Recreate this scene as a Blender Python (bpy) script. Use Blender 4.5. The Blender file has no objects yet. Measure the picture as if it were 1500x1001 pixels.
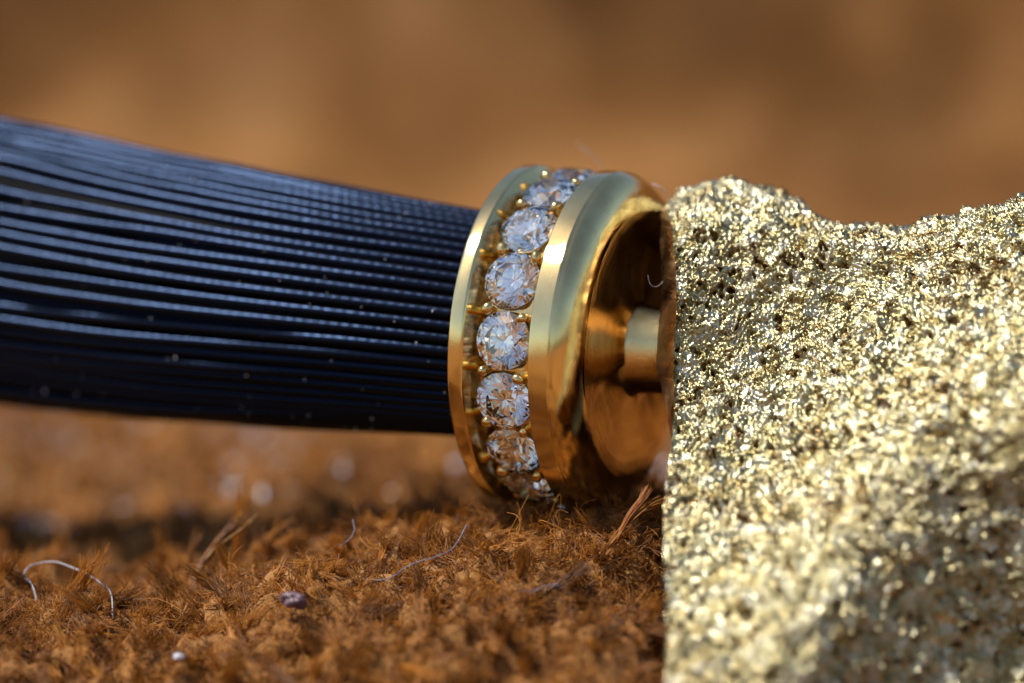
import bpy, bmesh, math, random
import numpy as np
from mathutils import Vector, Matrix

random.seed(7)
RNG = np.random.default_rng(11)
C = bpy.context.scene.collection
SC = bpy.context.scene
rad = math.radians

# ------------------------------------------------------------------ camera (1 unit = 1 cm)
PITCH = rad(8.0)
CAM = np.array([0.0, -10 * math.cos(PITCH), 10 * math.sin(PITCH)])
FWD = np.array([0.0, math.cos(PITCH), -math.sin(PITCH)])
UPV = np.array([0.0, math.sin(PITCH), math.cos(PITCH)])
cd = bpy.data.cameras.new('camera'); cam = bpy.data.objects.new('camera', cd); C.objects.link(cam)
cam.location = CAM; cam.rotation_euler = (math.pi / 2 - PITCH, 0, 0)
cd.sensor_width = 36; cd.lens = 120; cd.clip_start = 0.1; cd.clip_end = 500
cd.dof.use_dof = True; cd.dof.focus_distance = 9.95; cd.dof.aperture_fstop = 0.33
SC.camera = cam

# ------------------------------------------------------------------ sky, sun, exposure
SUN = Vector((-0.50, -0.11, 0.85)).normalized()          # towards the sun
w = bpy.data.worlds.new('World'); SC.world = w; w.use_nodes = True
wn = w.node_tree.nodes; bg = wn['Background']
sky = wn.new('ShaderNodeTexSky'); sky.sky_type = 'NISHITA'; sky.sun_disc = False
sky.sun_elevation = math.asin(SUN.z); sky.sun_rotation = math.atan2(SUN.x, SUN.y)
sky.air_density = 1.0; sky.dust_density = 1.6; sky.ozone_density = 1.2
w.node_tree.links.new(sky.outputs[0], bg.inputs[0]); bg.inputs[1].default_value = 0.11
ld = bpy.data.lights.new('sun', 'SUN'); ld.energy = 4.6; ld.angle = rad(0.6); ld.color = (1.0, 0.95, 0.87)
lo = bpy.data.objects.new('sun', ld); C.objects.link(lo)
lo.rotation_euler = SUN.to_track_quat('Z', 'Y').to_euler(); lo.location = SUN * 30
SC.view_settings.view_transform = 'Standard'; SC.view_settings.look = 'None'
SC.view_settings.exposure = 0.15; SC.view_settings.gamma = 1.0
SC.render.engine = 'CYCLES'
cy = SC.cycles
cy.max_bounces = 14; cy.transmission_bounces = 14; cy.glossy_bounces = 6; cy.diffuse_bounces = 3
cy.use_denoising = True; cy.sample_clamp_indirect = 12; cy.use_adaptive_sampling = False
try: SC.cycles_curves.shape = 'RIBBONS'
except Exception: pass

# ------------------------------------------------------------------ helpers
def at(px, py, d):
    """world point seen at photo pixel (px, py), d cm in front of the lens"""
    px = np.asarray(px, float); py = np.asarray(py, float); d = np.asarray(d, float)
    X = (px - 750) * 0.002 * d / 10; U = (500.5 - py) * 0.002 * d / 10
    return CAM + d[..., None] * FWD + X[..., None] * np.array([1., 0, 0]) + U[..., None] * UPV

def hsh(ix, iy, seed):
    h = (ix.astype(np.int64) * 374761393 + iy.astype(np.int64) * 668265263 + seed * 982451653) & 0xFFFFFFFF
    h = ((h ^ (h >> 13)) * 1274126177) & 0xFFFFFFFF
    h = ((h ^ (h >> 16)) * 2246822519) & 0xFFFFFFFF
    return ((h ^ (h >> 15)) & 0xFFFFFF) / float(0xFFFFFF)

def vn(x, y, seed=0):
    """smooth value noise, -1..1"""
    ix = np.floor(x); iy = np.floor(y); fx = x - ix; fy = y - iy
    fx = fx * fx * fx * (fx * (fx * 6 - 15) + 10); fy = fy * fy * fy * (fy * (fy * 6 - 15) + 10)
    a = hsh(ix, iy, seed); b = hsh(ix + 1, iy, seed); c = hsh(ix, iy + 1, seed); d = hsh(ix + 1, iy + 1, seed)
    return 2 * (a + (b - a) * fx + (c - a) * fy + (a - b - c + d) * fx * fy) - 1

def fbm(x, y, seed=0, o=4, g=0.5):
    r = 0; amp = 1; s = 1
    for k in range(o):
        r = r + amp * vn(x * s + k * 17.3, y * s - k * 9.1, seed + k); amp *= g; s *= 2.03
    return r

def worley(x, y, seed=0):
    """distance to nearest jittered point, and that cell's random value"""
    ix = np.floor(x); iy = np.floor(y); best = np.full(x.shape, 9.0); val = np.zeros(x.shape)
    for dx in (-1, 0, 1):
        for dy in (-1, 0, 1):
            cx = ix + dx; cy_ = iy + dy
            ax = cx + hsh(cx, cy_, seed); ay = cy_ + hsh(cx, cy_, seed + 5)
            dd = np.hypot(x - ax, y - ay); m = dd < best
            best = np.where(m, dd, best); val = np.where(m, hsh(cx, cy_, seed + 9), val)
    return best, val

def mesh_np(name, v, f, smooth=True, sharp=None):
    m = bpy.data.meshes.new(name)
    f = np.asarray(f)
    m.vertices.add(len(v)); m.vertices.foreach_set('co', np.asarray(v, np.float32).ravel())
    n = f.shape[1]
    m.loops.add(f.size); m.loops.foreach_set('vertex_index', f.ravel().astype(np.int32))
    m.polygons.add(len(f)); m.polygons.foreach_set('loop_start', (np.arange(len(f)) * n).astype(np.int32))
    m.polygons.foreach_set('use_smooth', np.full(len(f), smooth))
    m.update(calc_edges=True); m.validate()
    if sharp: m.set_sharp_from_angle(angle=rad(sharp))
    return m

def link(name, mesh, mat, parent=None):
    o = bpy.data.objects.new(name, mesh); C.objects.link(o)
    if mat: 
        mesh.materials.clear(); mesh.materials.append(mat)
    if parent: o.parent = parent
    return o

def tag(o, label, cat, group=None, kind=None):
    if label: o['label'] = label
    if cat: o['category'] = cat
    if group: o['group'] = group
    if kind: o['kind'] = kind
    return o

def empty(name, loc, label, cat, group=None):
    o = bpy.data.objects.new(name, None); C.objects.link(o); o.location = loc; o.empty_display_size = 0.1
    return tag(o, label, cat, group)

def grid_faces(nu, nv, wrap=False):
    i = np.arange(nu - 1)[:, None]; j = np.arange(nv if wrap else nv - 1)[None, :]
    j2 = (j + 1) % nv
    return np.stack([i * nv + j + 0 * i, (i + 1) * nv + j, (i + 1) * nv + j2, i * nv + j2 + 0 * i], -1).reshape(-1, 4)

def catmull(P, n):
    """resample control points (k, ...) at n parameters, smooth"""
    P = np.asarray(P, float); k = len(P)
    t = np.linspace(0, k - 1, n) if np.isscalar(n) else np.asarray(n)
    i = np.clip(np.floor(t).astype(int), 0, k - 2); f = t - i
    sh = (len(t),) + (1,) * (P.ndim - 1); f = f.reshape(sh)
    p0 = P[np.maximum(i - 1, 0)]; p1 = P[i]; p2 = P[i + 1]; p3 = P[np.minimum(i + 2, k - 1)]
    return 0.5 * (2 * p1 + (p2 - p0) * f + (2 * p0 - 5 * p1 + 4 * p2 - p3) * f**2 + (3 * p1 - p0 - 3 * p2 + p3) * f**3)

def tube(pts, r, n=8, uv=False, cap=True):
    """round tube along pts; r scalar or per-point"""
    pts = np.asarray(pts, float); k = len(pts); r = np.broadcast_to(np.asarray(r, float), (k,))
    T = np.gradient(pts, axis=0); T /= np.linalg.norm(T, axis=1)[:, None] + 1e-12
    ref = np.array([0.0, 0.31, 0.95]) if abs(T[0, 2]) < 0.9 else np.array([1.0, 0.2, 0])
    A = np.cross(T, ref); A /= np.linalg.norm(A, axis=1)[:, None]; B = np.cross(T, A)
    th = np.arange(n) * 2 * math.pi / n
    V = pts[:, None, :] + r[:, None, None] * (np.cos(th)[None, :, None] * A[:, None, :] + np.sin(th)[None, :, None] * B[:, None, :])
    return V.reshape(-1, 3), grid_faces(k, n, True)

# ------------------------------------------------------------------ materials
def newmat(name):
    m = bpy.data.materials.new(name); m.use_nodes = True
    nt = m.node_tree; p = nt.nodes['Principled BSDF']
    return m, nt, p, nt.nodes.new, nt.links.new

def ramp(nt, stops):
    r = nt.nodes.new('ShaderNodeValToRGB'); e = r.color_ramp.elements
    while len(e) > 1: e.remove(e[-1])
    e[0].position, e[0].color = stops[0][0], (*stops[0][1], 1)
    for s, c in stops[1:]:
        k = e.new(s); k.color = (*c, 1)
    return r

def gold(name, col, rough, scratch=0.15, stretch=(6, 60, 60), dark_tone=None):
    m, nt, p, N, L = newmat(name)
    p.inputs['Metallic'].default_value = 1
    tc = N('ShaderNodeTexCoord'); mp = N('ShaderNodeMapping'); mp.inputs['Scale'].default_value = stretch
    L(tc.outputs['Object'], mp.inputs[0])
    n1 = N('ShaderNodeTexNoise'); n1.inputs['Scale'].default_value = 2.2; n1.inputs['Detail'].default_value = 6; n1.inputs['Roughness'].default_value = 0.7
    L(mp.outputs[0], n1.inputs[0])
    n2 = N('ShaderNodeTexNoise'); n2.inputs['Scale'].default_value = 9; n2.inputs['Detail'].default_value = 4
    L(tc.outputs['Object'], n2.inputs[0])
    mr = N('ShaderNodeMapRange'); mr.inputs[1].default_value = 0.35; mr.inputs[2].default_value = 0.75
    mr.inputs[3].default_value = rough * 0.6; mr.inputs[4].default_value = rough * 1.7
    L(n2.outputs[0], mr.inputs[0]); L(mr.outputs[0], p.inputs['Roughness'])
    b = N('ShaderNodeBump'); b.inputs['Strength'].default_value = scratch; b.inputs['Distance'].default_value = 0.004
    L(n1.outputs[0], b.inputs['Height']); L(b.outputs[0], p.inputs['Normal'])
    dark = dark_tone or tuple(c * 0.72 for c in col)
    r = ramp(nt, [(0.3, dark), (0.62, col)]); L(n2.outputs[0], r.inputs[0]); L(r.outputs[0], p.inputs['Base Color'])
    return m

M_band = gold('polished_gold', (0.95, 0.76, 0.36), 0.06, 0.12, (150, 14, 14), (0.82, 0.60, 0.27))
M_cup = gold('cup_gold', (0.92, 0.64, 0.22), 0.13, 0.25, (30, 30, 30), (0.55, 0.31, 0.08))
nt = M_cup.node_tree; N = nt.nodes.new; L = nt.links.new
tc = N('ShaderNodeTexCoord'); sx = N('ShaderNodeSeparateXYZ'); L(tc.outputs['Object'], sx.inputs[0])
cb = N('ShaderNodeCombineXYZ'); L(sx.outputs[1], cb.inputs[0]); L(sx.outputs[2], cb.inputs[1])
ln = N('ShaderNodeVectorMath'); ln.operation = 'LENGTH'; L(cb.outputs[0], ln.inputs[0])
c2 = N('ShaderNodeCombineXYZ'); ml = N('ShaderNodeMath'); ml.operation = 'MULTIPLY'; ml.inputs[1].default_value = 120
L(ln.outputs['Value'], ml.inputs[0]); L(ml.outputs[0], c2.inputs[0])
sc3 = N('ShaderNodeVectorMath'); sc3.operation = 'SCALE'; sc3.inputs['Scale'].default_value = 5; L(cb.outputs[0], sc3.inputs[0])
av = N('ShaderNodeVectorMath'); L(c2.outputs[0], av.inputs[0]); L(sc3.outputs[0], av.inputs[1])
nz = N('ShaderNodeTexNoise'); nz.inputs['Scale'].default_value = 1.0; nz.inputs['Detail'].default_value = 4; L(av.outputs[0], nz.inputs[0])
bb = N('ShaderNodeBump'); bb.inputs['Strength'].default_value = 0.35; bb.inputs['Distance'].default_value = 0.006; L(nz.outputs[0], bb.inputs['Height'])
old = nt.nodes['Principled BSDF'].inputs['Normal'].links[0].from_socket; L(old, bb.inputs['Normal']); L(bb.outputs[0], nt.nodes['Principled BSDF'].inputs['Normal'])
M_set = gold('setting_gold', (0.92, 0.66, 0.28), 0.14, 0.15, (30, 30, 30))
M_post = gold('worn_gold', (0.95, 0.78, 0.40), 0.16, 0.4, (40, 40, 40), (0.62, 0.44, 0.16))
M_edge = gold('edge_gold', (0.62, 0.40, 0.20), 0.3, 0.5, (30, 30, 30), (0.30, 0.17, 0.09))

# reticulated pale gold
M_ret, nt, p, N, L = newmat('reticulated_gold')
p.inputs['Metallic'].default_value = 1
tc = N('ShaderNodeTexCoord')
n2 = N('ShaderNodeTexNoise'); n2.inputs['Scale'].default_value = 22; n2.inputs['Detail'].default_value = 5; L(tc.outputs['Object'], n2.inputs[0])
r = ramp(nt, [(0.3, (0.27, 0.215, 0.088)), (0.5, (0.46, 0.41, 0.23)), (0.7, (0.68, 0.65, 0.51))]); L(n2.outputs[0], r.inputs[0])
at_ = N('ShaderNodeAttribute'); at_.attribute_name = 'dark_tone'; mxc = N('ShaderNodeMix'); mxc.data_type = 'RGBA'
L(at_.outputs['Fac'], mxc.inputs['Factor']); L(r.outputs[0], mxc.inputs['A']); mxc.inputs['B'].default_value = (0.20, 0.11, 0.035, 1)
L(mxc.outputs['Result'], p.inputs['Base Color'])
p.inputs['Roughness'].default_value = 0.27
n3 = N('ShaderNodeTexNoise'); n3.inputs['Scale'].default_value = 95; n3.inputs['Detail'].default_value = 3; L(tc.outputs['Object'], n3.inputs[0])
b = N('ShaderNodeBump'); b.inputs['Strength'].default_value = 0.55; b.inputs['Distance'].default_value = 0.008
L(n3.outputs[0], b.inputs['Height']); L(b.outputs[0], p.inputs['Normal'])

# diamond
M_dia, nt, p, N, L = newmat('diamond')
p.inputs['Base Color'].default_value = (0.99, 0.995, 1.0, 1); p.inputs['Roughness'].default_value = 0.0
p.inputs['IOR'].default_value = 2.42; p.inputs['Transmission Weight'].default_value = 1.0

# black coated wire with a faint spiral winding
M_wire, nt, p, N, L = newmat('black_wire')
p.inputs['Base Color'].default_value = (0.0035, 0.003, 0.004, 1); p.inputs['Roughness'].default_value = 0.27
p.inputs['Specular IOR Level'].default_value = 0.34; p.inputs['Specular Tint'].default_value = (0.16, 0.38, 0.95, 1)
uvn = N('ShaderNodeTexCoord')
wv = N('ShaderNodeTexWave'); wv.bands_direction = 'DIAGONAL'; wv.inputs['Scale'].default_value = 1.0; wv.inputs['Distortion'].default_value = 1.2; wv.inputs['Detail'].default_value = 2
L(uvn.outputs['UV'], wv.inputs[0])
nn = N('ShaderNodeTexNoise'); nn.inputs['Scale'].default_value = 70; nn.inputs['Detail'].default_value = 4; L(uvn.outputs['Object'], nn.inputs[0])
ad = N('ShaderNodeMath'); ad.operation = 'MULTIPLY_ADD'; ad.inputs[1].default_value = 2.0; L(nn.outputs[0], ad.inputs[0]); L(wv.outputs[1], ad.inputs[2])
b = N('ShaderNodeBump'); b.inputs['Strength'].default_value = 0.14; b.inputs['Distance'].default_value = 0.003
L(ad.outputs[0], b.inputs['Height']); L(b.outputs[0], p.inputs['Normal'])

# suede base and nap
M_sue, nt, p, N, L = newmat('suede')
tc = N('ShaderNodeTexCoord')
n1 = N('ShaderNodeTexNoise'); n1.inputs['Scale'].default_value = 1.1; n1.inputs['Detail'].default_value = 8; n1.inputs['Roughness'].default_value = 0.65; L(tc.outputs['Object'], n1.inputs[0])
r = ramp(nt, [(0.3, (0.16, 0.066, 0.017)), (0.5, (0.285, 0.128, 0.038)), (0.72, (0.42, 0.215, 0.082))]); L(n1.outputs[0], r.inputs[0])
n4 = N('ShaderNodeTexNoise'); n4.inputs['Scale'].default_value = 0.42; n4.inputs['Detail'].default_value = 3; n4.inputs['Distortion'].default_value = 0.6; L(tc.outputs['Object'], n4.inputs[0])
r4 = ramp(nt, [(0.36, (0.40, 0.37, 0.33)), (0.52, (1, 1, 1)), (0.66, (1.0, 1.06, 1.18))]); L(n4.outputs[0], r4.inputs[0])
mm = N('ShaderNodeMix'); mm.data_type = 'RGBA'; mm.blend_type = 'MULTIPLY'; mm.inputs['Factor'].default_value = 1.0
L(r.outputs[0], mm.inputs['A']); L(r4.outputs[0], mm.inputs['B']); L(mm.outputs['Result'], p.inputs['Base Color'])
p.inputs['Roughness'].default_value = 0.9; p.inputs['Specular IOR Level'].default_value = 0.1
p.inputs['Sheen Weight'].default_value = 0.25; p.inputs['Sheen Tint'].default_value = (1, 0.6, 0.3, 1)
n2 = N('ShaderNodeTexNoise'); n2.inputs['Scale'].default_value = 30; n2.inputs['Detail'].default_value = 5; L(tc.outputs['Object'], n2.inputs[0])
b = N('ShaderNodeBump'); b.inputs['Strength'].default_value = 0.9; b.inputs['Distance'].default_value = 0.02
L(n2.outputs[0], b.inputs['Height']); L(b.outputs[0], p.inputs['Normal'])

def fibre_mat(name, stops, trans=0.22):
    m, nt, p, N, L = newmat(name)
    h = N('ShaderNodeAttribute'); h.attribute_name = 'shade'; r = ramp(nt, stops); L(h.outputs['Fac'], r.inputs[0])
    p.inputs['Roughness'].default_value = 0.42; p.inputs['Specular IOR Level'].default_value = 0.45
    L(r.outputs[0], p.inputs['Base Color'])
    t = N('ShaderNodeBsdfTranslucent'); L(r.outputs[0], t.inputs[0])
    mx = N('ShaderNodeMixShader'); mx.inputs[0].default_value = trans
    L(p.outputs[0], mx.inputs[1]); L(t.outputs[0], mx.inputs[2]); L(mx.outputs[0], nt.nodes['Material Output'].inputs[0])
    return m
M_nap = fibre_mat('suede_nap', [(0, (0.09, 0.029, 0.004)), (0.4, (0.22, 0.080, 0.010)), (0.75, (0.45, 0.168, 0.019)), (0.92, (0.62, 0.27, 0.04)), (1, (0.68, 0.40, 0.13))])
M_spike = fibre_mat('orange_fibre', [(0, (0.38, 0.12, 0.012)), (1, (0.48, 0.18, 0.03))])

def plain(name, col, rough=0.5, trans=0.0):
    m, nt, p, N, L = newmat(name)
    tc = N('ShaderNodeTexCoord'); n1 = N('ShaderNodeTexNoise'); n1.inputs['Scale'].default_value = 60; L(tc.outputs['Object'], n1.inputs[0])
    r = ramp(nt, [(0.3, tuple(c * 0.7 for c in col)), (0.7, col)]); L(n1.outputs[0], r.inputs[0]); L(r.outputs[0], p.inputs['Base Color'])
    p.inputs['Roughness'].default_value = rough; p.inputs['Transmission Weight'].default_value = trans
    return m
M_lint = plain('white_lint', (0.74, 0.70, 0.76), 0.4, 0.2)
M_blue = plain('blue_lint', (0.17, 0.18, 0.26), 0.4)
M_grey = plain('grey_lint', (0.42, 0.38, 0.42), 0.4, 0.2)
M_crumb = plain('purple_crumb', (0.16, 0.09, 0.11), 0.35)

# ------------------------------------------------------------------ suede sheet
PY = np.array([-60, -12, -4, -2, -1.1, -0.77, -0.13, 0.35, 0.9, 1.6, 2.9, 4.9, 6.6, 7.6, 8.35, 8.9, 9.25, 9.42, 9.6, 9.9, 11.0, 16, 30])
PZ = np.array([-2.2, -2.0, -1.75, -1.38, -1.01, -0.86, -0.62, -0.615, -0.70, -0.85, -1.02, -1.14, -1.18, -1.08, -0.80, -0.46, -0.05, 0.7, 1.6, 2.6, 3.2, 3.4, 1.6])
PL = np.array([-2.2, -2.0, -1.75, -1.45, -1.08, -0.95, -0.795, -0.825, -0.86, -0.90, -1.02, -1.14, -1.18, -1.08, -0.80, -0.46, -0.05, 0.7, 1.6, 2.6, 3.2, 3.4, 1.6])
_ky = np.linspace(-60, 30, 9001)
def _smooth(k):
    for _ in range(3):
        k = np.convolve(np.pad(k, 6, mode='edge'), np.ones(13) / 13, 'valid')
    return k
_kz = _smooth(np.interp(_ky, PY, PZ)); _kl = _smooth(np.interp(_ky, PY, PL))
def ground_h(x, y, fine=True):
    wl = 1 / (1 + np.exp((x + 0.62) / 0.17))
    z = np.interp(y, _ky, _kz) * (1 - wl) + np.interp(y, _ky, _kl) * wl
    near = np.exp(-((y - 0.0) / 2.6) ** 2)
    z = z + near * (0.05 * np.clip(x, -0.3, 0.6) + 0.012)
    z = z - 0.50 / (1 + np.exp(-(x - 0.44) * 26)) / (1 + np.exp((y + 0.24) * 10))
    far = 1 / (1 + np.exp(-(y - 2.2) * 2.2))
    z = z + far * (0.13 * vn(x * 0.55 + 3.1, y * 0.45, 3) + 0.07 * vn(x * 1.3, y * 1.1 + 0.7, 4)) + 0.12 * np.clip((y - 7) / 3, 0, 1) * vn(x * 0.45 + y * 0.5, y * 0.9, 12)
    z = z + 0.02 * fbm(x * 3.1, y * 3.1, 21, 2) * np.clip((8.4 - y) / 0.8, 0, 1)
    if fine:
        z = z + np.clip((8.4 - y) / 0.8, 0, 1) * (0.034 * fbm(x * 6.5, y * 6.5, 33, 2) + 0.044 * vn(x * 14, y * 14, 31) + 0.016 * vn(x * 34, y * 34, 35))
    return z

def axis_pts(parts):
    return np.unique(np.concatenate([np.arange(a, b, s) for a, b, s in parts]))
gx = axis_pts([(-60, -10, 2.5), (-10, -3, 0.14), (-3, -2, 0.03), (-2, 1.6, 0.012), (1.6, 3, 0.05), (3, 10, 0.14), (10, 61, 2.5)])
gy = axis_pts([(-60, -8, 2.0), (-8, -2, 0.2), (-2, -1.4, 0.04), (-1.4, 1.4, 0.012), (1.4, 4, 0.035), (4, 8.2, 0.08), (8.2, 10.2, 0.02), (10.2, 13, 0.2), (13, 31, 1.0)])
GX, GY = np.meshgrid(gx, gy, indexing='ij')
GZ = ground_h(GX, GY)
g = link('suede_ground', mesh_np('suede_ground', np.stack([GX, GY, GZ], -1).reshape(-1, 3), grid_faces(len(gx), len(gy))[:, ::-1]), M_sue)
g['kind'] = 'structure'; g['label'] = 'orange brown suede sheet that everything rests on'

# ------------------------------------------------------------------ suede nap (hair curves)
def strands(name, P, R, mat, shade=None):
    """P (n, k, 3) points, R (n, k) radii"""
    n, k, _ = P.shape
    hc = bpy.data.hair_curves.new(name); hc.add_curves([k] * n)
    hc.attributes['position'].data.foreach_set('vector', np.ascontiguousarray(P, np.float32).ravel())
    a = hc.attributes.get('radius') or hc.attributes.new('radius', 'FLOAT', 'POINT')
    a.data.foreach_set('value', np.ascontiguousarray(R, np.float32).ravel())
    if shade is None: shade = np.random.default_rng(n).random(n)
    a = hc.attributes.new('shade', 'FLOAT', 'CURVE'); a.data.foreach_set('value', np.asarray(shade, np.float32))
    hc.materials.append(mat)
    o = bpy.data.objects.new(name, hc); C.objects.link(o)
    return o

def tufts(cx, cy_, per, Lm, spread, rad0, k=7, rng=RNG, lift=(0.15, 0.95), frizz=0.22, bend=0.45, fray=0.6):
    n = len(cx); m = n * per
    az = rng.normal(0.35, 1.35, n); el = rng.uniform(lift[0], lift[1], n)
    Lt = Lm * np.exp(rng.normal(0, 0.28, n)); sh = rng.random(n)
    bd = rng.normal(0, bend, (n, 3)) * Lt[:, None]; bd[:, 2] -= 0.25 * Lt
    rep = lambda a: np.repeat(a, per, axis=0)
    q = rng.normal(0, 1, (m, 3)) * spread * np.array([1, 1, 0.5])
    bx = rep(cx) + q[:, 0]; by = rep(cy_) + q[:, 1]; bz = ground_h(bx, by) - 0.008
    saz = rep(az) + rng.normal(0, 0.18, m); sel = np.clip(rep(el) + rng.normal(0, 0.14, m), 0.02, 1.4)
    D = np.stack([np.cos(saz) * np.cos(sel), np.sin(saz) * np.cos(sel), np.sin(sel)], -1)
    L = rep(Lt) * rng.uniform(0.45, 1.1, m)
    uu = np.linspace(0, 1, k)[None, :]; u = uu[:, :, None]
    P = np.stack([bx, by, bz], -1)[:, None, :] + D[:, None, :] * L[:, None, None] * u + rep(bd)[:, None, :] * u ** 2
    P = P - q[:, None, :] * (np.sin(uu * math.pi) * 0.55)[:, :, None]          # drawn together in the middle
    P = P + rng.normal(0, 1, (m, 1, 3)) * (rep(Lt) * 0.14 * fray)[:, None, None] * u ** 3   # frayed tip
    amp = (L * frizz * np.exp(rng.normal(-0.35, 0.6, m)))[:, None]
    for ax in range(3):
        ph = rng.uniform(0, 6.28, (m, 1)); fr = rng.uniform(4, 11, (m, 1))
        P[:, :, ax] += amp * uu * np.sin(ph + fr * uu)
    R = np.broadcast_to((rad0 * rng.uniform(0.6, 1.3, m))[:, None] * (1 - 0.6 * uu), (m, k))
    return P, R, np.clip(0.65 * rep(sh) + 0.35 * rng.random(m), 0, 1)

def lumps(cx, cy_, thr, f=8.5):
    return fbm(cx * f, cy_ * f, 77, 2) > thr
sets = []
n = 17000                                                            # fuzz over everything
cx = RNG.uniform(-1.95, 1.15, n); cyy = -1.3 + 2.1 * RNG.random(n)
sets.append(tufts(cx, cyy, 9, 0.026, 0.010, 0.0017, k=6, lift=(0.0, 1.3), frizz=0.5, bend=0.9))
n = 9000                                                             # crumbly flakes
cx = RNG.uniform(-1.95, 1.15, n); cyy = -1.3 + 2.1 * RNG.random(n); k_ = lumps(cx, cyy, -0.15, 13)
sets.append(tufts(cx[k_], cyy[k_], 17, 0.036, 0.0075, 0.0022, lift=(-0.1, 0.6), frizz=0.22, fray=0.9, bend=0.9))
n = 1700                                                             # curled locks lying over one another
cx = RNG.uniform(-1.95, 1.05, n); cyy = -1.3 + 2.0 * RNG.random(n); k_ = lumps(cx, cyy, -0.1, 11)
sets.append(tufts(cx[k_], cyy[k_], 30, 0.066, 0.0075, 0.0021, lift=(-0.1, 0.2), frizz=0.12, bend=0.8, k=9))
n = 2                                                                # long straight locks
cx = RNG.uniform(-1.95, 1.05, n); cyy = -1.25 + 1.8 * RNG.random(n)
sets.append(tufts(cx, cyy, 50, 0.14, 0.006, 0.0017, lift=(0.0, 0.15), frizz=0.06, bend=0.4, k=9, fray=0.4))
n = 500                                                              # single stray frizzy hairs
cx = RNG.uniform(-1.95, 1.05, n); cyy = -1.3 + 2.0 * RNG.random(n)
sets.append(tufts(cx, cyy, 1, 0.065, 0.01, 0.0010, lift=(0.1, 1.2), frizz=0.6, bend=0.8))
n = 4200                                                             # behind the rise
cx = RNG.uniform(-2.6, 2.2, n); cyy = RNG.uniform(0.7, 2.6, n)
sets.append(tufts(cx, cyy, 14, 0.045, 0.012, 0.0030, lift=(0.0, 0.8), bend=0.8))
for i_, s_ in enumerate(sets):
    if s_[0].shape[1] != 9:                                          # bring every set to nine points a strand
        k0 = s_[0].shape[1]; t0 = np.linspace(0, k0 - 1, 9); a0 = np.minimum(t0.astype(int), k0 - 2); f0 = (t0 - a0)[None, :]
        sets[i_] = (s_[0][:, a0] * (1 - f0)[:, :, None] + s_[0][:, a0 + 1] * f0[:, :, None], s_[1][:, a0] * (1 - f0) + s_[1][:, a0 + 1] * f0, s_[2])
P = np.concatenate([s[0] for s in sets]); R = np.concatenate([s[1] for s in sets])
o = strands('suede_nap', P, R, M_nap, np.concatenate([s[2] for s in sets]))
tag(o, 'frizzy orange brown nap fibres covering the suede', 'suede nap', None, 'stuff')
sp = tufts(RNG.uniform(-6, 5, 5200), RNG.uniform(2.4, 8.0, 5200), 7, 0.12, 0.05, 0.010, k=5)
o = strands('distant_nap', sp[0], sp[1], M_nap)
tag(o, 'blurred nap fibres on the suede far behind the cord', 'suede nap', None, 'stuff')

# ------------------------------------------------------------------ end cap set with diamonds
AZ = rad(24.0)
EPS = rad(-1.6)
A = np.array([math.cos(AZ) * math.cos(EPS), -math.sin(AZ) * math.cos(EPS), math.sin(EPS)])
B = np.array([-math.sin(AZ), -math.cos(AZ), 0.0])                    # radial direction facing the camera
Zc = np.cross(B, A); Zc = -Zc if Zc[2] < 0 else Zc
O = at(763, 489, 10.45)                                              # centre of the cap's left rim
RING = Matrix(((A[0], B[0], Zc[0], O[0]), (A[1], B[1], Zc[1], O[1]), (A[2], B[2], Zc[2], O[2]), (0, 0, 0, 1)))
def cyl(s, r, ph):
    """local (axis, towards camera, up)"""
    return np.stack([s + 0 * ph, r * np.cos(ph), r * np.sin(ph)], -1)

cap = empty('diamond_end_cap', (0, 0, 0), 'round polished gold end cap with a row of small diamonds round its rim', 'jewellery end cap')
cap.matrix_world = RING
NSEG = 240
def lathe(name, prof, mat, wob=0.0015, seed=1, sharp=28, sub=1):
    prof = np.asarray(prof, float)
    if sub > 1: prof = catmull(prof, (len(prof) - 1) * sub + 1)
    ph = np.arange(NSEG) * 2 * math.pi / NSEG
    S, PH = np.meshgrid(prof[:, 0], ph, indexing='ij'); Rr = np.meshgrid(prof[:, 1], ph, indexing='ij')[0]
    c, s_ = np.cos(PH), np.sin(PH)
    wb = wob * (vn(c * 2.2 + S * 5 + 9, s_ * 2.2 + S * 3, seed) + 0.5 * vn(c * 5 + 3, s_ * 5 + S * 9, seed + 1))
    v = np.stack([S + 0.7 * wb * (S > 0.02), (Rr + wb) * c, (Rr + wb) * s_], -1)
    return link(name, mesh_np(name, v.reshape(-1, 3), grid_faces(len(prof), NSEG, True), True, sharp), mat, cap)

b1 = lathe('band', [(0.03, 0.30), (-0.012, 0.33), (-0.012, 0.497), (-0.0115, 0.506), (-0.008, 0.512), (-0.004, 0.5145), (0.0, 0.5155), (0.031, 0.5165), (0.035, 0.516), (0.0375, 0.5135), (0.040, 0.5095), (0.063, 0.472), (0.067, 0.466), (0.070, 0.458), (0.072, 0.39)], M_band, 0.002, 3, 50)
b1['label'] = 'narrow plain band beside the black cord'
b2 = lathe('band', catmull([(0.244, 0.40), (0.246, 0.49), (0.2475, 0.510), (0.249, 0.5155), (0.252, 0.5175), (0.256, 0.5182), (0.304, 0.5192), (0.309, 0.5188), (0.3125, 0.5175), (0.315, 0.5152), (0.328, 0.5095), (0.343, 0.4975), (0.357, 0.479), (0.368, 0.455), (0.3755, 0.427), (0.3785, 0.400)], 76), M_band, 0.0035, 8, 50)
b2['label'] = 'wide rounded band on the side of the textured gold'
lathe('channel', [(0.070, 0.40), (0.16, 0.395), (0.26, 0.40)], M_set, 0.002, 5)
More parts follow.
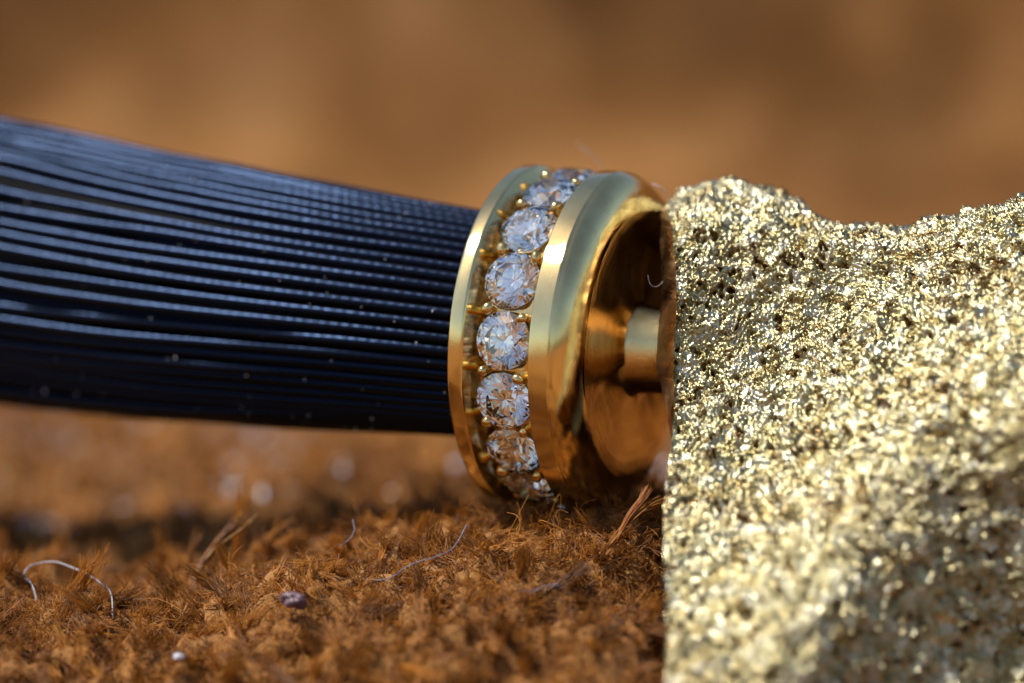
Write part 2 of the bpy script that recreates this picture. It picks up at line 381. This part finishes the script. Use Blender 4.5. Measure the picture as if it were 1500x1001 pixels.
lathe('cup', [(0.3783, 0.402), (0.3795, 0.376), (0.3785, 0.335), (0.3755, 0.29), (0.374, 0.245), (0.3735, 0.205), (0.377, 0.172), (0.384, 0.150), (0.396, 0.1345)], M_cup, 0.006, 14, 60, 3)
lathe('back_plate', [(0.012, 0.01), (0.012, 0.20), (0.014, 0.46)], M_set, 0.001, 15)

def brilliant(Rg):
    pts = []
    ta, tp, gz = math.tan(rad(34)), math.tan(rad(41)), 0.025
    for k in range(8):
        a = k * math.pi / 4; h = a + math.pi / 8
        pts.append((0.56 * math.cos(a), 0.56 * math.sin(a), gz + 0.44 * ta))
        r = 0.80; pts.append((r * math.cos(h), r * math.sin(h), gz + (1 - r * math.cos(math.pi / 8)) * ta))
        r = 0.22; pts.append((r * math.cos(h), r * math.sin(h), -gz - (1 - r * math.cos(math.pi / 8)) * tp))
    for k in range(16):
        a = k * math.pi / 8
        pts.append((math.cos(a), math.sin(a), gz)); pts.append((math.cos(a), math.sin(a), -gz))
    pts.append((0, 0, -gz - tp))
    bm = bmesh.new()
    for q in pts: bm.verts.new(Vector(q) * Rg)
    bmesh.ops.convex_hull(bm, input=bm.verts)
    bmesh.ops.recalc_face_normals(bm, faces=bm.faces)
    m = bpy.data.meshes.new('diamond'); bm.to_mesh(m); bm.free(); m.materials.append(M_dia)
    return m
dm = brilliant(0.0872)
NG, PH0 = 17, rad(6.3)
GS = 0.1575
def place(o, s, r, ph, spin=0, tilt=(0, 0)):
    n = Vector((0, math.cos(ph), math.sin(ph))); t = Vector((0, math.sin(ph), -math.cos(ph))); a = Vector((1, 0, 0))
    m = Matrix(((a.x, t.x, n.x, s), (a.y, t.y, n.y, r * n.y), (a.z, t.z, n.z, r * n.z), (0, 0, 0, 1)))
    o.parent = cap
    o.matrix_local = m @ Matrix.Rotation(tilt[0], 4, 'X') @ Matrix.Rotation(tilt[1], 4, 'Y') @ Matrix.Rotation(spin, 4, 'Z')
for k in range(NG):
    ph = PH0 + k * 2 * math.pi / NG
    o = bpy.data.objects.new('diamond', dm); C.objects.link(o)
    place(o, GS + random.uniform(-.003, .003), 0.487, ph, random.uniform(0, 1), (random.uniform(-.06, .06), random.uniform(-.05, .05)))

def prong_mesh():
    prof = [(0.020, -0.10), (0.0185, -0.05), (0.0175, -0.022), (0.0175, -0.010), (0.0205, 0.0), (0.0215, 0.007), (0.018, 0.016), (0.010, 0.021), (0.001, 0.0225)]
    n = 16; v = []
    for r_, z in prof:
        for i in range(n): v.append((r_ * math.cos(i * 2 * math.pi / n), r_ * math.sin(i * 2 * math.pi / n), z))
    m = mesh_np('prong', v, grid_faces(len(prof), n, True)); m.materials.append(M_set)
    return m
pm = prong_mesh()
for k in range(NG):
    ph = PH0 + (k + 0.5) * 2 * math.pi / NG
    for sd in (-1, 1):
        o = bpy.data.objects.new('prong', pm); C.objects.link(o)
        place(o, GS + sd * (0.058 + random.uniform(-.004, .004)), 0.492 + random.uniform(-.004, .004), ph + random.uniform(-.025, .025) + sd * -0.02, random.uniform(0, 3), (random.uniform(-.15, .15), random.uniform(-.15, .15)))
        o.scale = [random.uniform(.7, 1.08), random.uniform(.7, 1.08), 1.0]
# saddle walls between neighbouring stones
def saddle_mesh():
    s = np.linspace(-0.050, 0.080, 25); t = np.linspace(-1, 1, 7)
    S, T = np.meshgrid(s, t, indexing='ij')
    hw = 0.0905 - np.sqrt(np.maximum(0.0872 ** 2 - S ** 2, 0)) + 0.006
    Y = T * hw
    z = 0.004 - Y ** 2 / 0.9 - 0.010 * (1 - (S / 0.083) ** 2) - 0.004 * np.abs(T) ** 3 + 0.003 * vn(S * 60, Y * 60, 3)
    m = mesh_np('saddle', np.stack([S, Y, z], -1).reshape(-1, 3), grid_faces(25, 7)); m.materials.append(M_set)
    return m
sm = saddle_mesh()
for k in range(NG):
    o = bpy.data.objects.new('saddle', sm); C.objects.link(o)
    place(o, GS, 0.482, PH0 + (k + 0.5) * 2 * math.pi / NG)

# ------------------------------------------------------------------ black wire cord
cord = empty('wire_cord', O, 'thick bundle of fine black wires running into the gold cap', 'wire cord')
ctr = catmull(at([770, 560, 330, 150, 0, -250, -450], [484, 459, 432, 408, 386, 352, 330], [10.44, 10.60, 10.84, 11.05, 11.22, 11.55, 11.8]), 64)
tb = np.linspace(0, 6, 64)
RB = np.interp(tb, range(7), [0.337, 0.371, 0.418, 0.446, 0.462, 0.50, 0.52])
T = np.gradient(ctr, axis=0); T /= np.linalg.norm(T, axis=1)[:, None]
S1 = np.cross(T, [0, 0, 1.0]); S1 /= np.linalg.norm(S1, axis=1)[:, None]; S2 = np.cross(S1, T)
WR = 0.0184
LEN = np.concatenate([[0], np.cumsum(np.linalg.norm(np.diff(ctr, axis=0), axis=1))])
def wire(th0, layer, i):
    loose = np.clip((tb - 0.6) / 4, 0, 1)
    dth = loose * (0.05 * vn(tb * 0.55 + i * 7.7, tb * 0 + i, 41) + 0.11 * vn(np.full_like(tb, i * 0.43), tb * 0.3, 43))
    rr = RB - WR - layer * WR * 1.75 + loose * (0.012 * vn(tb * 0.8 + i * 3.3, tb * 0 + 5 + i, 47) - 0.02 * (hsh(np.array([i]), np.array([3]), 2)[0] > 0.72))
    rr = rr + 0.003 * vn(tb * 2 + i * 1.9, tb * 0 + i, 51)
    th = th0 + dth - 0.05 * tb / 6
    p = ctr + rr[:, None] * (np.cos(th)[:, None] * S1 + np.sin(th)[:, None] * S2)
    n = 10
    v, f = tube(p, WR * (0.97 + 0.06 * hsh(np.array([i]), np.array([9]), 4)[0]), n)
    m = mesh_np('wire', v - O, f)
    uv = m.uv_layers.new(name='UVMap')
    li = np.empty(len(m.loops), np.int32); m.loops.foreach_get('vertex_index', li)
    ring = li // n; col = (li % n).astype(float)
    fl = np.arange(len(li)) // 4; colmax = np.zeros(len(f)); c4 = col.reshape(-1, 4)
    wrap = (c4.max(1) - c4.min(1)) > n / 2
    c4 = np.where(wrap[:, None] & (c4 < n / 2), c4 + n, c4)
    U = c4.ravel() / n * 0.314 ; V = LEN[ring] * 19 + i * 0.377
    uv.data.foreach_set('uv', np.stack([U, V], -1).astype(np.float32).ravel())
    return link('wire', m, M_wire, cord)
NW = 56
for i in range(NW):
    wire(i * 2 * math.pi / NW + random.uniform(-.008, .008), 0, i)
for i in range(30):
    wire((i + 0.5) * 2 * math.pi / 30 + random.uniform(-.06, .06), 1.25, 100 + i)
drs = np.random.default_rng(8)
_b = bmesh.new(); bmesh.ops.create_icosphere(_b, subdivisions=1, radius=1)
_iv = np.array([v.co[:] for v in _b.verts]); _if = np.array([[v.index for v in f.verts] for f in _b.faces]); _b.free()
dv_, df_ = [], []
for q in range(320):
    ti = drs.uniform(0.2, 46); i0 = int(ti); th = drs.uniform(0, 6.283); r0 = np.interp(ti, range(64), RB) - 0.001
    c0 = ctr[i0] + (ctr[i0 + 1] - ctr[i0]) * (ti - i0) + r0 * (math.cos(th) * S1[i0] + math.sin(th) * S2[i0])
    dv_.append(_iv * 0.0018 * math.exp(drs.normal(0, 0.45)) * drs.uniform(0.5, 1.6, (12 if len(_iv) == 12 else len(_iv), 1)) + c0 - O); df_.append(_if + q * len(_iv))
dd_ = link('dust', mesh_np('dust', np.concatenate(dv_), np.concatenate(df_), False), plain('dust_grain', (0.55, 0.55, 0.6), 0.5), cord); dd_['kind'] = 'stuff'
core_v, core_f = tube(ctr, RB - WR * 3.4, 24)
link('core', mesh_np('core', core_v - O, core_f), plain('black_core', (0.004, 0.004, 0.005), 0.8), cord)

# ------------------------------------------------------------------ textured gold body
clasp = empty('textured_gold_clasp', at(1000, 560, 9.9), 'pale gold piece with rough grainy surface filling the right side', 'gold clasp')
CO = np.array(clasp.location)
# columns: x across, rows: back low, back top, ridge, then down the front towards the camera
rows = [
 # (list of (px, py, d) for the columns)
 [(985, 560, 10.75), (1020, 560, 10.75), (1080, 560, 10.75), (1150, 560, 10.70), (1215, 560, 10.6), (1330, 560, 10.55), (1430, 560, 10.5), (1520, 560, 10.45), (1700, 560, 10.4)],
 [(984, 350, 10.62), (1012, 320, 10.64), (1085, 305, 10.66), (1160, 325, 10.62), (1230, 355, 10.5), (1335, 365, 10.42), (1430, 345, 10.35), (1520, 320, 10.3), (1700, 300, 10.2)],
 [(978, 312, 10.36), (1008, 284, 10.38), (1076, 264, 10.40), (1155, 284, 10.34), (1222, 320, 10.25), (1332, 329, 10.15), (1430, 310, 10.05), (1520, 286, 9.98), (1700, 260, 9.85)],
 [(984, 338, 10.12), (1018, 322, 10.14), (1082, 318, 10.16), (1160, 332, 10.12), (1232, 350, 10.05), (1334, 356, 9.98), (1430, 350, 9.88), (1520, 335, 9.80), (1700, 320, 9.65)],
 [(991, 420, 10.00), (1030, 415, 10.02), (1095, 412, 10.03), (1170, 415, 10.00), (1240, 420, 9.96), (1336, 425, 9.87), (1432, 425, 9.76), (1520, 420, 9.66), (1700, 410, 9.5)],
 [(989, 520, 9.92), (1030, 520, 9.94), (1095, 520, 9.94), (1170, 520, 9.90), (1240, 520, 9.83), (1336, 525, 9.72), (1432, 528, 9.60), (1520, 530, 9.5), (1700, 530, 9.35)],
 [(986, 620, 9.80), (1030, 625, 9.80), (1095, 625, 9.78), (1170, 625, 9.72), (1240, 625, 9.64), (1336, 630, 9.54), (1432, 635, 9.45), (1520, 640, 9.36), (1700, 650, 9.25)],
 [(973, 740, 9.62), (1025, 740, 9.60), (1095, 740, 9.56), (1170, 740, 9.50), (1240, 740, 9.43), (1336, 740, 9.41), (1432, 740, 9.41), (1520, 740, 9.38), (1700, 740, 9.32)],
 [(973, 860, 9.42), (1025, 860, 9.38), (1095, 860, 9.34), (1170, 860, 9.28), (1240, 860, 9.30), (1336, 860, 9.39), (1432, 860, 9.46), (1520, 860, 9.46), (1700, 860, 9.40)],
 [(974, 980, 9.24), (1025, 980, 9.20), (1095, 980, 9.16), (1170, 980, 9.14), (1240, 980, 9.24), (1336, 980, 9.35), (1432, 980, 9.46), (1520, 980, 9.48), (1700, 980, 9.35)],
 [(978, 1075, 9.14), (1025, 1080, 9.08), (1095, 1080, 9.04), (1170, 1080, 9.05), (1240, 1080, 9.18), (1336, 1080, 9.31), (1432, 1080, 9.38), (1520, 1080, 9.38), (1700, 1080, 9.3)],
]
K = np.array(rows, float)
K = at(K[:, :, 0], K[:, :, 1], K[:, :, 2])                           # (row, col, 3)
tv_ = np.concatenate([np.linspace(0, 1.55, 24)[:-1], np.linspace(1.55, 10, 680)]); nv_ = len(tv_); nu_ = 620
Sf = catmull(K, tv_)                                                  # (nv, col, 3)
Sf = np.swapaxes(catmull(np.swapaxes(Sf, 0, 1), nu_), 0, 1)           # (nv, nu, 3)
Nr = np.cross(np.gradient(Sf, axis=1), np.gradient(Sf, axis=0)); Nr /= np.linalg.norm(Nr, axis=2)[:, :, None] + 1e-12
du = np.linalg.norm(np.gradient(Sf, axis=1), axis=2); dv = np.linalg.norm(np.gradient(Sf, axis=0), axis=2)
UU = np.cumsum(du, axis=1)[60:].mean(0)[None, :] + 0 * du; VV = np.cumsum(dv, axis=0).mean(1)[:, None] + 0 * dv
wx = UU + 0.012 * vn(UU * 30, VV * 30, 61); wy = VV + 0.012 * vn(UU * 30 + 7, VV * 30, 62)
d1, r1 = worley(wx * 66, wy * 66, 71)
d2, r2 = worley(wx * 135, wy * 135, 72)
qx = UU + 0.02 * fbm(UU * 34, VV * 34, 63, 2); qy = VV + 0.02 * fbm(UU * 34 + 9, VV * 34, 64, 2)
d3, r3 = worley(qx * 18, qy * 18, 73)
D = 0.022 * fbm(UU * 2.6, VV * 2.6, 81, 2) + 0.014 * fbm(UU * 10, VV * 10, 83, 2) + 0.008 * vn(UU * 28, VV * 28, 85)
D += 0.016 * (0.5 - d1) * (0.2 + 1.1 * r1) + 0.010 * (0.5 - d2) * (0.2 + 1.2 * r2) + 0.003 * vn(UU * 150, VV * 150, 91)
wpit = 0.09 + 0.12 * r3
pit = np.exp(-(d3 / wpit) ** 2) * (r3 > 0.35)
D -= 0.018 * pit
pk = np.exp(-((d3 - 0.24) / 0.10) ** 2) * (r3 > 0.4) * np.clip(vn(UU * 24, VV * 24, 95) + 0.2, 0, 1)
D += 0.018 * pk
BROWN = np.clip(0.9 * pit + 0.8 * pk * (vn(UU * 40, VV * 40, 97) > 0.1) + 1.8 * np.clip(d1 - 0.60, 0, 1) + 0.3 * np.clip(vn(UU * 5, VV * 5, 96), 0, 1), 0, 1)  # browner in pits, on some rims, between grains and in random patches
edge = np.clip(np.arange(nu_) / 14.0, 0, 1)[None, :]
D = D * (0.55 + 0.45 * edge)
sg = np.sign((Nr[nv_ // 2, nu_ // 2] * (CAM - Sf[nv_ // 2, nu_ // 2])).sum())
Sd = Sf + sg * Nr * D[:, :, None]
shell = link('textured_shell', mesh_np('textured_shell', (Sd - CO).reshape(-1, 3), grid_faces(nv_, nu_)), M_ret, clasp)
ta_ = shell.data.attributes.new('dark_tone', 'FLOAT', 'POINT'); ta_.data.foreach_set('value', BROWN.astype(np.float32).ravel())
# smooth end face on the left, bulging a little towards the cap
edge_l = Sd[:, 0, :]; kk = np.arange(nv_)
iz = np.arange(0, nv_, 3)
fr = edge_l[iz]
t_ = tv_[iz]                                             # control row coordinate
bul = np.interp(t_, [0, 1, 2, 3.2, 5.2, 6.0, 7, 10], [0.02, 0.02, 0.015, 0.036, 0.050, 0.012, -0.05, -0.12])
bk = fr + np.stack([0.12 - bul * 0.2, np.full(len(iz), 0.30) + 0 * bul, 0 * bul], -1)
bk[:, 1] = np.maximum(bk[:, 1], fr[:, 1] + 0.02)
md = fr + np.stack([-bul * 0.95, 0.10 + 0 * bul, 0 * bul], -1)
m1 = fr + np.stack([-0.12 * bul, 0.010 + 0 * bul, 0 * bul], -1)
V = np.stack([fr, m1, md, bk], 1)
link('end_face', mesh_np('end_face', (V - CO).reshape(-1, 3), grid_faces(len(iz), 4)), M_edge, clasp)
# plain back closing the solid
q = np.stack([Sf[iz, ::20][:, j] for j in range(Sf[iz, ::20].shape[1])], 1) + np.stack([0.124 - bul * 0.2, np.full(len(iz), 0.303), np.full(len(iz), -0.16)], -1)[:, None, :]
link('back_face', mesh_np('back_face', (q - CO).reshape(-1, 3), grid_faces(q.shape[0], q.shape[1])), M_edge, clasp)
# post from the cap into the end face
ph = np.arange(64) * 2 * math.pi / 64
prof = [(0.378, 0.148), (0.386, 0.143), (0.392, 0.1385), (0.400, 0.1360), (0.50, 0.131), (0.60, 0.131), (0.66, 0.128)]
PV = []
for s, r_ in prof:
    rr = r_ + 0.002 * vn(np.cos(ph) * 3 + s * 20, np.sin(ph) * 3, 101)
    PV.append(O + s * A + rr[:, None] * (np.cos(ph)[:, None] * B + np.sin(ph)[:, None] * Zc) - 0.012 * Zc)
link('post', mesh_np('post', (np.array(PV) - CO).reshape(-1, 3), grid_faces(len(prof), 64, True), True, 40), M_post, clasp)

# ------------------------------------------------------------------ lint, crumbs, standing fibres
def hit(px, py, lift=0.0):
    for d in np.arange(8.4, 13, 0.01):
        p = at(px, py, d)
        if p[2] < float(ground_h(np.array(p[0]), np.array(p[1]), False)) + lift: return float(d)
    return 10.0
def fibre(pts, r, mat, label, name='lint_fibre', cat='lint', n=40, group=None):
    p = catmull(at(*zip(*pts)), n)
    p = p + 0.002 * np.stack([vn(np.arange(n) * .5, np.full(n, 1.), 7), vn(np.arange(n) * .5, np.full(n, 4.), 8), vn(np.arange(n) * .5, np.full(n, 9.), 9)], -1)
    v, f = tube(p, r, 6); c = p[0]
    o = link(name, mesh_np(name, v - c, f), mat); o.location = c
    return tag(o, label, cat, group)
k0 = hit(52, 885, .05) - 10.15 + 0.14; k1 = hit(166, 905, .05) - 9.95 + 0.06; print('lint', k0, k1, 'crumb', hit(430, 885, .06), hit(262, 965, .06), hit(600, 830, .06), hit(790, 860, .06), hit(360,850,.05))
LL = lambda pts, a, b: [(x, y, d + a + (b - a) * i / (len(pts) - 1)) for i, (x, y, d) in enumerate(pts)]
fibre(LL([(52, 880, 10.15), (48, 858, 10.18), (36, 842, 10.22), (48, 828, 10.25), (80, 824, 10.25), (120, 838, 10.2), (150, 856, 10.1), (163, 872, 10.02), (166, 905, 9.95)], k0, k1), 0.0029, M_grey, 'pale lint fibre arching in a loop over the suede below the cord')
k2 = hit(600, 830, .085) - 9.95
fibre(LL([(532, 848, 9.98), (560, 850, 9.97), (580, 842, 9.95), (600, 828, 9.95), (632, 818, 9.95), (660, 806, 9.96), (672, 790, 9.97), (685, 768, 9.99)], k2, k2), 0.0016, M_blue, 'thin grey blue thread lying on the suede left of the end cap')
k3 = hit(790, 860, .09) - 9.74
fibre(LL([(760, 864, 9.72), (780, 866, 9.74), (800, 858, 9.74), (820, 858, 9.74)], k3, k3), 0.0016, M_blue, 'short dark violet thread lying among the nap fibres', n=24)
fibre([(842, 207, 10.6), (852, 216, 10.62), (868, 228, 10.64), (884, 246, 10.66)], 0.0016, M_lint, 'pale hair standing up behind the top diamond')
fibre([(955, 270, 10.3), (968, 274, 10.3), (978, 288, 10.32), (984, 302, 10.34)], 0.0018, M_lint, 'pale hair between the top of the end cap and the textured gold')
fibre([(948, 404, 10.02), (955, 418, 10.02), (962, 420, 10.04), (972, 412, 10.06)], 0.0009, M_grey, 'tiny curled white hair just above the post')
fibre([(516, 762, 10.15), (520, 775, 10.12), (512, 790, 10.1), (498, 800, 10.08)], 0.0016, M_blue, 'faint grey hair standing upright on the suede rise')

def crumb(px, py, d, s, mat, label, name, seed):
    bm = bmesh.new(); bmesh.ops.create_icosphere(bm, subdivisions=4, radius=1)
    co = np.array([v.co[:] for v in bm.verts])
    k = 1 + 0.30 * vn(co[:, 0] * 1.7 + 5, co[:, 1] * 1.7 + co[:, 2], seed) + 0.22 * vn(co[:, 0] * 4 + co[:, 2] * 3, co[:, 1] * 4, seed + 1) + 0.10 * vn(co[:, 0] * 9, co[:, 1] * 9 + co[:, 2] * 8, seed + 2)
    for v, kk_ in zip(bm.verts, k): v.co = Vector((v.co.x * s[0], v.co.y * s[1], v.co.z * s[2])) * float(kk_)
    m = bpy.data.meshes.new(name); bm.to_mesh(m); bm.free()
    for p_ in m.polygons: p_.use_smooth = True
    o = link(name, m, mat); o.location = at(px, py, d)
    return o
tag(crumb(430, 879, hit(430, 885, .09), (0.036, 0.03, 0.024), M_crumb, '', 'dark_crumb', 3), 'dark purple crumb lying on the suede', 'crumb')
tag(crumb(262, 962, hit(262, 965, .09), (0.018, 0.014, 0.008), M_lint, '', 'white_fleck', 5), 'small white fleck on the suede near the lower edge', 'fleck')

def spike(pts, n, spread, r0, mat, label, cat='fibre tuft', seed=1):
    rng = np.random.default_rng(seed)
    base = catmull(at(*zip(*pts)), 14)
    u = np.linspace(0, 1, 14)
    P = base[None] + rng.normal(0, spread, (n, 1, 3)) * (0.35 + 0.9 * u ** 2)[None, :, None]
    for ax in range(3):
        P[:, :, ax] += spread * 0.9 * u * np.sin(rng.uniform(0, 6.28, (n, 1)) + rng.uniform(3, 9, (n, 1)) * u)
    c = base[0]
    R = np.full((n, 14), r0) * (1 - 0.5 * u)
    o = strands('fibre_tuft', P - c, R, mat); o.location = c
    return tag(o, label, cat)
spike([(888, 812, 9.85), (905, 785, 9.88), (922, 755, 9.9), (940, 732, 9.92), (950, 715, 9.94)], 22, 0.004, 0.0014, M_spike, 'orange fibre lock standing up between end cap and textured gold', seed=3)
spike([(890, 800, 9.86), (915, 770, 9.9), (945, 745, 9.93), (968, 735, 9.95)], 40, 0.007, 0.0014, M_nap, 'pale curled fibre tuft leaning against the textured gold', seed=4)
spike([(285, 850, 10.2), (300, 820, 10.24), (325, 790, 10.28), (348, 768, 10.3), (358, 758, 10.3)], 60, 0.012, 0.0016, M_nap, 'blurred tall fibre tuft standing alone below the cord', seed=5)

# ------------------------------------------------------------------ pale specks caught in the far nap
sv, sf = [], []
rs = np.random.default_rng(5)
bm = bmesh.new(); bmesh.ops.create_icosphere(bm, subdivisions=1, radius=1)
iv = np.array([v.co[:] for v in bm.verts]); itf = np.array([[v.index for v in f.verts] for f in bm.faces]); bm.free()
for i in range(260):
    x_, y_ = rs.uniform(-2.6, 2.0), rs.uniform(1.9, 5.5)
    r_ = 0.014 * math.exp(rs.normal(0, 0.5))
    sv.append(iv * r_ * rs.uniform(0.6, 1.4, (len(iv), 1)) + [x_, y_, float(ground_h(np.array(x_), np.array(y_))) + 0.05]); sf.append(itf + i * len(iv))
o = link('pale_specks', mesh_np('pale_specks', np.concatenate(sv), np.concatenate(sf), False), plain('pale_speck', (0.78, 0.76, 0.80), 0.25))
tag(o, 'tiny pale specks caught in the blurred suede behind', 'specks', None, 'stuff')
